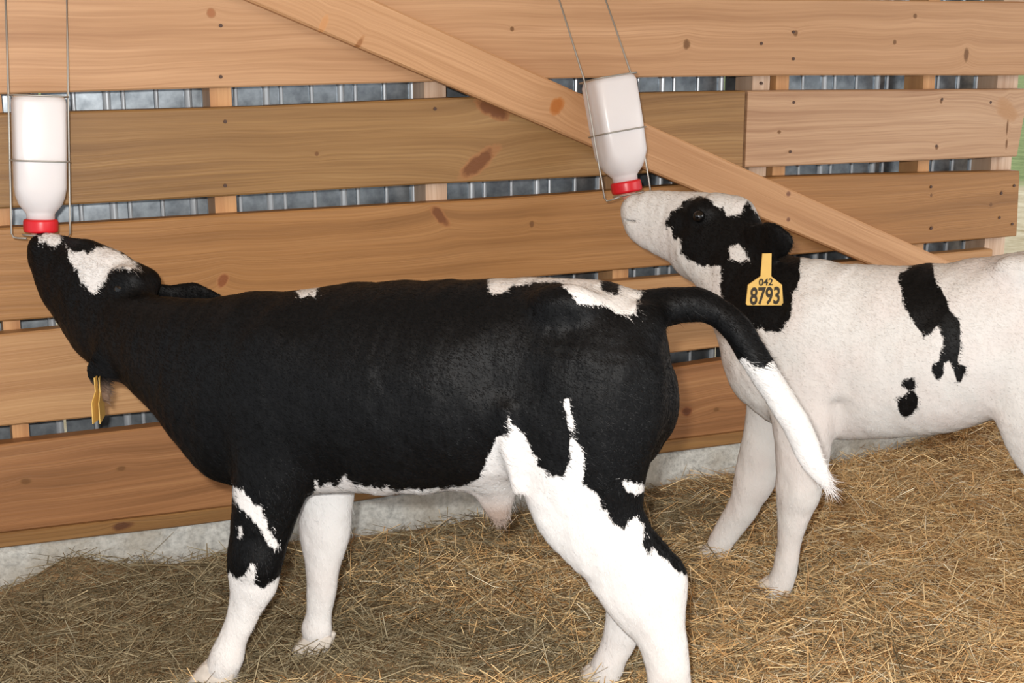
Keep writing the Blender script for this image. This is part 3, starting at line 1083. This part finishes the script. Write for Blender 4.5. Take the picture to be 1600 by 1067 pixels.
def longA(P):
    q = project(P)
    L = np.ones(len(P))
    L += 1.4 * np.exp(-(((q[:, 0] - 510) / 60) ** 2 + ((q[:, 1] - 775) / 35) ** 2))
    L += 1.0 * ((q[:, 1] > 750) & (q[:, 0] > 540) & (q[:, 0] < 800) & (q[:, 1] < 850))
    L += 1.5 * np.exp(-(((q[:, 0] - 1290) / 30) ** 2 + ((q[:, 1] - 750) / 25) ** 2))
    L += 2.2 * np.exp(-(((q[:, 0] - 135) / 22) ** 2 + ((q[:, 1] - 575) / 24) ** 2))
    L += 0.8 * ((q[:, 0] > 1000) & (q[:, 1] > 440) & (q[:, 1] < 620) & (q[:, 0] < 1260))
    return L


hair(VA - np.array(calf.location), FA, patchA, soilA, 170000, A, coat1, calf, 5, lambda P: flowA(P + np.array(calf.location)), longf=lambda P: longA(P + np.array(calf.location)))


def put_hoof(C, x, y, lat, w, root):
    P = C.pt(x, y, lat)
    g = np.array([P[0], P[1], max(0.0, float(floor_h(np.array([P[0]]), np.array([P[1]]))[0]))]) - np.array(root.location)
    return hoof(C, g, w, M_HOOF, root)


def ground_px(C, x, lat):
    """row where the plane lat of calf C meets the floor in column x"""
    lo_, hi_ = 500.0, 1600.0
    for _ in range(40):
        m_ = (lo_ + hi_) / 2
        if C.pt(x, m_, lat)[2] > 0.004: lo_ = m_
        else: hi_ = m_
    return lo_


for nm, x, lat, w in (('nf', 338, NF_, .034), ('ff', 492, FF_, .029), ('nh', 1036, NH_, .032), ('fh', 940, FH_, .028)):
    y = ground_px(A, x, lat)
    print('near calf foot', nm, x, round(y, 1))
    put_hoof(A, x, y, lat, w, calf)
V, F = uv_ball(A.pt(188, 452, HL - .088) - np.array(calf.location), .014)
mesh_obj('eye', V, F, M_EYE, calf, True)
V, F = uv_ball(A.pt(150, 410, HL + .05) - np.array(calf.location), .013)
mesh_obj('eye', V, F, M_EYE, calf, True)


def ear_tag(C, root, outline, lat, rot, th=0.002, hinge=None):
    """flat plastic tag; outline in metres around the hinge: x right, y up"""
    n = len(outline)
    cs, sn = math.cos(rot), math.sin(rot)
    ax = np.array([cs, sn, 0.0])
    nr = np.array([sn, -cs, 0.0])
    V = [hinge + ax * x + np.array([0, 0, y]) + nr * th / 2 for x, y in outline] + [hinge + ax * x + np.array([0, 0, y]) - nr * th / 2 for x, y in outline]
    V = [v - np.array(root.location) for v in V]
    F = [tuple(range(n)), tuple(range(2 * n - 1, n - 1, -1))] + [(i, n + i, n + (i + 1) % n, (i + 1) % n) for i in range(n)]
    return mesh_obj('ear_tag', V, F, M_TAG, root), ax, nr


# edge-on yellow tag, two leaves, in the hanging near ear
hp = A.pt(153, 596, HL - .145)
OUT = [(-.009, .0), (-.008, -.03), (-.032, -.048), (-.034, -.092), (.034, -.092), (.032, -.048), (.008, -.03), (.009, .0)]
for rot, dx in ((1.50, -.004), (1.70, .004)):
    t_, ax_, nr_ = ear_tag(A, calf, OUT, 0, rot, hinge=hp + np.array([dx, 0, .01]))
    t_['label'] = 'yellow ear tag seen edge-on'

# ---- the far, mostly white calf
B = Calf((0.56, 3.17), (-0.965, 0.26))
B.chain('trunk', [(1232, 450, 1160, 560, 0, .08), (1262, 416, 1180, 635, 0, .105), (1320, 414, 1262, 680, 0, .13), (1395, 416, 1370, 682, 0, .152), (1470, 410, 1462, 672, 0, .162), (1540, 401, 1545, 652, 0, .158),
                  (1620, 392, 1622, 640, 0, .15), (1690, 394, 1692, 640, 0, .135), (1745, 412, 1748, 600, 0, .10), (1770, 450, 1772, 545, 0, .05)], k=.03)
B.chain('neck', [(1300, 412, 1178, 630, 0, .10), (1252, 406, 1134, 545, .03, .082), (1215, 382, 1112, 490, .07, .070), (1185, 352, 1092, 445, .11, .062), (1165, 335, 1085, 425, .13, .055)], k=.045)
H2 = 0.17
B.chain('head', [(1001, 300, 980, 340, H2 + .05, .029), (1016, 297, 984, 366, H2 + .045, .039), (1038, 298, 1002, 386, H2 + .035, .042), (1064, 300, 1030, 402, H2 + .02, .046), (1096, 301, 1058, 418, H2 + .005, .060),
                 (1130, 303, 1078, 440, H2 - .01, .068), (1160, 313, 1104, 450, H2 - .03, .064), (1182, 332, 1130, 450, H2 - .05, .055)], k=.03)
B.ball('brow', B.pt(1096, 330, H2 - .05), (.036, .024, .022), .03)
B.ball('poll', B.pt(1156, 326, H2 - .02), (.026, .020, .03), .04)
B.ball('cheek', B.pt(1096, 395, H2 - .055), (.05, .05, .022), .04)
B.chain('ear', [(1158, 352, 1160, 384, H2 - .085, .012), (1180, 350, 1176, 396, H2 - .13, .011), (1204, 346, 1198, 408, H2 - .17, .009), (1224, 350, 1222, 400, H2 - .19, .008), (1236, 360, 1234, 384, H2 - .20, .006)], k=.02)
B.chain('ear', [(1150, 335, 1156, 360, H2 + .05, .012), (1166, 342, 1166, 374, H2 + .09, .010), (1180, 356, 1176, 376, H2 + .12, .008)], k=.02)
NB, FB = -.085, .10
B.chain('near_fore', [(1205, 560, 1320, 580, NB + .03, .05), (1205, 640, 1312, 650, NB, .055), (1210, 700, 1298, 712, NB, .050), (1212, 765, 1284, 770, NB, .042), (1214, 805, 1266, 812, NB, .038), (1215, 845, 1254, 850, NB, .030),
                      (1208, 885, 1246, 888, NB, .029), (1194, 912, 1240, 918, NB, .033), (1190, 928, 1232, 934, NB, .031)], k=.03)
B.chain('far_fore', [(1172, 560, 1260, 580, FB - .03, .05), (1165, 640, 1240, 660, FB, .050), (1156, 700, 1222, 710, FB, .047), (1148, 745, 1212, 757, FB, .041), (1136, 785, 1186, 797, FB, .034), (1122, 815, 1164, 827, FB, .028),
                     (1110, 838, 1150, 848, FB, .030), (1104, 850, 1142, 858, FB, .029)], k=.03)
NHB, FHB = -.10, .09
B.chain('near_hind', [(1590, 480, 1760, 480, NHB + .03, .055), (1560, 560, 1776, 560, NHB, .066), (1552, 630, 1772, 640, NHB - .01, .07), (1574, 690, 1752, 700, NHB, .06), (1612, 750, 1752, 740, NHB, .05),
                      (1660, 800, 1768, 775, NHB, .043), (1700, 840, 1772, 830, NHB, .036), (1706, 890, 1760, 890, NHB, .031), (1702, 935, 1756, 940, NHB, .030), (1688, 965, 1745, 970, NHB, .034), (1682, 985, 1735, 988, NHB, .032)], k=.035)
B.chain('far_hind', [(1600, 560, 1760, 560, FHB - .02, .055), (1590, 640, 1750, 640, FHB, .06), (1620, 700, 1740, 700, FHB, .05), (1655, 745, 1745, 730, FHB, .04), (1680, 785, 1745, 780, FHB, .034), (1682, 830, 1730, 832, FHB, .03),
                     (1672, 865, 1722, 870, FHB, .033), (1668, 878, 1712, 882, FHB, .031)], k=.03)
B.chain('tail', [(1758, 418, 1762, 450, 0, .03), (1790, 440, 1770, 465, 0, .024), (1802, 500, 1780, 505, 0, .018), (1806, 580, 1786, 580, 0, .016), (1812, 650, 1784, 650, 0, .022), (1806, 710, 1788, 710, 0, .012)], k=.02)
B.ball('shoulder', B.pt(1268, 545, -.085), (.06, .11, .035), .05)
B.ball('hip', B.pt(1600, 420, -.09), (.05, .03, .035), .05)
B.chain('elbow_fold', [(1300, 640, 1318, 640, -.14, .03), (1305, 700, 1318, 700, -.13, .03)], k=.03, cut=True)
B.ball('mouth', B.pt(986, 345, H2 + .02), (.020, .0025, .018), .006, cut=True)
B.ball('knee', B.pt(1246, 772, NB - .01), (.030, .032, .030), .03)
B.ball('knee', B.pt(1178, 755, FB), (.028, .030, .030), .03)
VB, FB_ = B.build()
latB = B.lat_of(VB)
mirr = VB - B.L * (2 * np.maximum(latB, 0))[:, None]
chB = {}
for nm, segs, k, cut in B.chains:
    if not cut:
        d = B.chain_d(VB, segs)
        chB[nm] = np.minimum(chB[nm], d) if nm in chB else d
hd = np.minimum(np.minimum(chB['head'], chB['neck']), np.minimum(chB['ear'], chB['poll'])) < chB['trunk']
px = np.where(hd[:, None], project(VB), project(mirr))
face = [(1042, 337), (1048, 330), (1057, 328), (1068, 315), (1084, 308), (1102, 308), (1115, 318), (1127, 324), (1136, 335), (1149, 340), (1159, 337), (1164, 326), (1169, 316), (1178, 328), (1190, 344), (1215, 340), (1250, 370),
        (1252, 398), (1249, 420), (1247, 438), (1236, 466), (1234, 491), (1222, 514), (1197, 518), (1160, 505), (1130, 485), (1126, 454), (1127, 414), (1118, 414), (1102, 416), (1079, 407), (1064, 396), (1059, 376), (1050, 367), (1042, 349)]
flank = [(1402, 441), (1406, 425), (1424, 413), (1440, 405), (1456, 406), (1458, 418), (1465, 443), (1476, 457), (1482, 483), (1494, 495), (1502, 517), (1502, 542), (1498, 563), (1508, 575), (1503, 595), (1496, 600), (1488, 585), (1482, 566),
         (1476, 569), (1474, 583), (1462, 594), (1454, 580), (1457, 565), (1467, 560), (1472, 540), (1467, 515), (1462, 510), (1445, 526), (1429, 506), (1413, 481), (1411, 457)]
sp1 = [(1410, 592), (1418, 588), (1427, 592), (1427, 604), (1418, 609), (1410, 604)]
sp2 = [(1402, 622), (1412, 614), (1424, 613), (1434, 622), (1434, 638), (1420, 653), (1408, 650), (1401, 636)]
spot = [(1140, 387), (1154, 382), (1164, 392), (1170, 404), (1158, 410), (1142, 405)]
sd = np.full(len(VB), -1e3)
sd = np.maximum(sd, np.where(hd | (latB > -9), poly_sd(px, face), -1e3))
for p in (flank, sp1, sp2):
    sd = np.maximum(sd, np.where(~hd & (chB['near_fore'] > 0), poly_sd(px, p), -1e3))
sd = np.where(chB['ear'] < 0.003, np.maximum(sd, 12), sd)
sd = np.minimum(sd, -poly_sd(px, spot))
for leg in ('near_fore', 'far_fore'):
    sd = np.where((chB[leg] < np.minimum(chB['trunk'], chB['neck'])) & (project(VB)[:, 1] > 530), -1e2, sd)
sd = sd + np.where(sd > -60, (vnoise(px[:, 0] / 5 + 3, px[:, 1] / 12, 4) - 0.5) * 6 + (vnoise(px[:, 0] / 14, px[:, 1] / 20, 14) - 0.5) * 5, 0)
patchB = dens(-sd / 670, 0.04)
soilB = np.zeros(len(VB))
calf2 = empty('calf', (0.9, 3.09, 0))
tag(calf2, 'white calf with black eye patch and neck, wearing yellow tag 8793, behind the black calf', 'calf')
loc2 = np.array(calf2.location)
bodyB = fast_mesh('body', VB - loc2, FB_, coat2, calf2)
add_attr(bodyB.data, 'patch', patchB)
add_attr(bodyB.data, 'soil', soilB)


def flowB(P):
    P = P + loc2
    f = np.zeros_like(P)
    k = np.clip((P[:, 2] - 0.42) / 0.15, 0, 1)[:, None]
    f += -B.f * (0.25 + 0.75 * k)
    f[:, 2] -= 0.55 + 0.45 * (1 - k[:, 0])
    return f


hair(VB - loc2, FB_, patchB, soilB, 140000, B, coat2, calf2, 6, flowB, length=(.008, .016), width=.0013)
for nm, x, lat, w in (('nf', 1206, NB, .028), ('ff', 1118, FB, .027), ('nh', 1700, NHB, .030), ('fh', 1684, FHB, .028)):
    y = ground_px(B, x, lat)
    print('far calf foot', nm, x, round(y, 1))
    put_hoof(B, x, y, lat, w, calf2)
V, F = uv_ball(B.pt(1092, 338, H2 - .073) - loc2, .015)
mesh_obj('eye', V, F, M_EYE, calf2, True)
V, F = uv_ball(B.pt(1092, 332, H2 + .068) - loc2, .015)
mesh_obj('eye', V, F, M_EYE, calf2, True)

# yellow numbered tag in the near ear
hp = B.pt(1198, 400, H2 - .275)
u = 3.25 / FPX
OUT = [(-.0105, .006), (-.0125, -.045), (-.041, -.064), (-.044, -.107), (-.041, -.110), (.040, -.113), (.043, -.109), (.038, -.066), (.012, -.046), (.0105, .006)]
rotT = 0.16
tg, ax_, nr_ = ear_tag(B, calf2, OUT, 0, rotT, th=.003, hinge=hp)
tg['label'] = 'yellow ear tag numbered 8793'


def text_mesh(body, size, origin, ax, nr, mat, parent, name, sx=1.0):
    cu = bpy.data.curves.new('text', 'FONT')
    cu.body = body
    cu.size = size
    cu.align_x = 'CENTER'
    cu.extrude = 0.0004
    cu.offset = size * 0.022
    to = bpy.data.objects.new('text', cu)
    COL.objects.link(to)
    dg = bpy.context.evaluated_depsgraph_get()
    me = bpy.data.meshes.new_from_object(to.evaluated_get(dg))
    bpy.data.objects.remove(to)
    bpy.data.curves.remove(cu)
    n = len(me.vertices)
    co = np.zeros(n * 3, np.float32)
    me.vertices.foreach_get('co', co)
    co = co.reshape(-1, 3)
    W = np.array(origin)[None] + co[:, :1] * sx * np.array(ax) + co[:, 1:2] * np.array([0, 0, 1.0]) + co[:, 2:3] * np.array(nr)
    me.vertices.foreach_set('co', W.astype(np.float32).ravel())
    me.materials.clear()
    me.materials.append(mat)
    me.update()
    ob = bpy.data.objects.new(name, me)
    COL.objects.link(ob)
    ob.parent = parent
    return ob


base = hp - loc2 + nr_ * .0019
text_mesh('8793', .054, base + np.array([0, 0, -.108]), ax_, nr_, M_INK, tg, 'tag_number', 0.66)
text_mesh('042', .022, base + np.array([0, 0, -.066]), ax_, nr_, M_INK, tg, 'tag_number', 1.0)

# ------------------------------------------------------------------ bottles
mb, nt, bs = new_mat('milky_plastic')
bs.inputs['Base Color'].default_value = (*srgb(236, 232, 230), 1)
bs.inputs['Roughness'].default_value = 0.32
bs.inputs['Subsurface Weight'].default_value = 0.25
bs.inputs['Subsurface Radius'].default_value = (0.02, 0.018, 0.016)
tc = nt.nodes.new('ShaderNodeTexCoord')
f = noise(nt, tc.outputs['Object'], 9.0, 2)
lk(nt, mixc(nt, f, srgb(214, 208, 208), srgb(226, 221, 219)), bs.inputs['Base Color'])
M_RED = plain('red_cap_plastic', srgb(206, 22, 34), 0.35, var=0.04)
M_TEAT = plain('pale_rubber_teat', srgb(214, 150, 130), 0.5)
M_WIRE = plain('galvanised_wire', srgb(168, 164, 156), 0.4, 0.6)


def loft_rings(rings, n=28):
    """rings: (z, half-x, half-y, squareness) -> rounded-square lathe, capped"""
    V, F = [], []
    for z, rx, ry, p in rings:
        for j in range(n):
            q = 2 * math.pi * j / n
            c, s = math.cos(q), math.sin(q)
            e = 2.0 / p
            V.append((rx * math.copysign(abs(c) ** e, c), ry * math.copysign(abs(s) ** e, s), z))
    for i in range(len(rings) - 1):
        for j in range(n):
            a, b = i * n + j, i * n + (j + 1) % n
            F.append((a, b, b + n, a + n))
    F.append(tuple(range(n - 1, -1, -1)))
    F.append(tuple((len(rings) - 1) * n + j for j in range(n)))
    return V, F


def bottle(P_top, P_cap, half, roll, label, hlabel, wires_up, ring_t=0.46, foot=True):
    """P_top: centre of the (upturned) base; P_cap: centre of the cap's lower rim"""
    P_top, P_cap = Vector(P_top), Vector(P_cap)
    ax = (P_top - P_cap)
    ln = ax.length
    ax.normalize()
    xx = Vector(WA) * math.cos(roll) + Vector(WN) * math.sin(roll)
    xx = (xx - ax * xx.dot(ax)).normalized()
    yy = ax.cross(xx)
    M = Matrix(((xx[0], yy[0], ax[0], P_cap[0]), (xx[1], yy[1], ax[1], P_cap[1]), (xx[2], yy[2], ax[2], P_cap[2]), (0, 0, 0, 1)))
    root = empty('feeding_bottle')
    root.matrix_world = M
    tag(root, label, 'bottle')
    h = half
    cr = h * 0.62            # cap radius
    cr = h * 0.68
    rings = [(0.024, cr * .80, cr * .80, 2), (0.040, cr * .82, cr * .82, 2), (0.046, cr * .95, cr * .95, 2.05), (0.060, h * .84, h * .84, 2.3), (0.078, h * .95, h * .95, 2.9), (0.098, h * .99, h * .99, 4.6),
             (ln * .6, h * 1.0, h * 1.0, 6.0), (ln * .95, h * 1.01, h * 1.01, 6.0), (ln * .985, h * .99, h * .99, 4.0), (ln, h * .90, h * .90, 3.8)]
    V, F = loft_rings(rings, 40)
    mesh_obj('bottle_body', V, F, mb, root, True)
    # ribbed screw cap
    V, F = [], []
    n = 48
    rr = [(-.002, .80), (.0, .97), (.004, 1.0), (.022, 1.0), (.026, .97), (.028, .86)]
    for i, (z, s) in enumerate(rr):
        for j in range(n):
            q = 2 * math.pi * j / n
            k = 1.0 if (j % 2 or i not in (2, 3)) else 0.965
            V.append((cr * s * k * math.cos(q), cr * s * k * math.sin(q), z))
    for i in range(len(rr) - 1):
        for j in range(n):
            a, b = i * n + j, i * n + (j + 1) % n
            F.append((a, b, b + n, a + n))
    F.append(tuple(range(n - 1, -1, -1)))
    F.append(tuple((len(rr) - 1) * n + j for j in range(n)))
    mesh_obj('cap', V, F, M_RED, root, True)
    V, F = loft_rings([(-.055, .006, .006, 2), (-.052, .010, .010, 2), (-.030, .011, .011, 2), (-.012, .015, .015, 2), (-.001, .024, .024, 2)], 20)
    mesh_obj('teat', V, F, M_TEAT, root, True)

    # wire holder, built around the bottle in the bottle's own frame
    hold = empty('bottle_holder')
    hold.matrix_world = M
    tag(hold, hlabel, 'wire holder')
    Mi = M.inverted()
    g = h + 0.006

    def ring(z, name):
        pts = []
        for j in range(36):
            q = 2 * math.pi * j / 36
            c, s = math.cos(q), math.sin(q)
            pts.append((g * math.copysign(abs(c) ** .48, c), g * math.copysign(abs(s) ** .48, s), z))
        v, f = tube_geo(pts, .0019, 6, True)
        return mesh_obj(name, v, f, M_WIRE, hold, True)
    ring(ln * 1.0, 'ring')
    ring(ln * ring_t + .02, 'ring')
    for sgn, up in zip((-1, 1), wires_up):
        u_ = Mi @ Vector(up)
        gx = g * sgn * 1.02
        pts = [tuple(Mi @ (Vector(up) - Vector(WN) * .032 + Vector((0, 0, .004)))), tuple(u_), tuple(u_.lerp(Vector((gx, 0, ln * 1.02)), .5)), (gx, 0, ln * 1.0), (gx, 0, ln * .5), (gx, 0, .03), (gx, 0, -.004), (gx * .93, 0, -.012)]
        if foot:
            pts += [(gx * .8, -.01, -.013), (cr * .9 * sgn, -.03, -.012)]
        else:
            pts += [(gx * .85, -.01, -.012), (cr * .95 * sgn, -.03, -.008)]
        v, f = tube_geo(pts, .0022, 7)
        mesh_obj('hanger_wire', v, f, M_WIRE, hold, True)
    pts = []
    for j in range(25):
        q = math.pi * (1.0 + j / 24)
        pts.append((cr * 1.04 * math.cos(q), cr * 1.04 * math.sin(q), -.006))
    v, f = tube_geo(pts, .002, 6)
    mesh_obj('neck_wire', v, f, M_WIRE, hold, True)
    return root, hold


OB = 0.10
sT, zT = on_wall(60, 150, OB)
sC, zC = on_wall(64, 362, OB + .02)
ul = [wp(*on_wall(8, -18, .03), .03), wp(*on_wall(104, -18, .03), .03)]
bottle(wp(sT, zT, OB), wp(sC, zC, OB + .02), 0.0545, 0.0, 'upright white milk bottle with red cap over the black calf nose',
       'straight wire holder around the bottle feeding the black calf', ul)
OB = 0.145
sT, zT = on_wall(950, 122, OB)
sC, zC = on_wall(980, 300, OB + .05)
ul = [wp(*on_wall(868, -18, .03), .03), wp(*on_wall(940, -18, .03), .03)]
bottle(wp(sT, zT, OB), wp(sC, zC, OB + .05), 0.0580, 0.06, 'tilted white milk bottle with red cap at the white calf mouth',
       'slanting wire holder around the tilted bottle of the white calf', ul, foot=False)
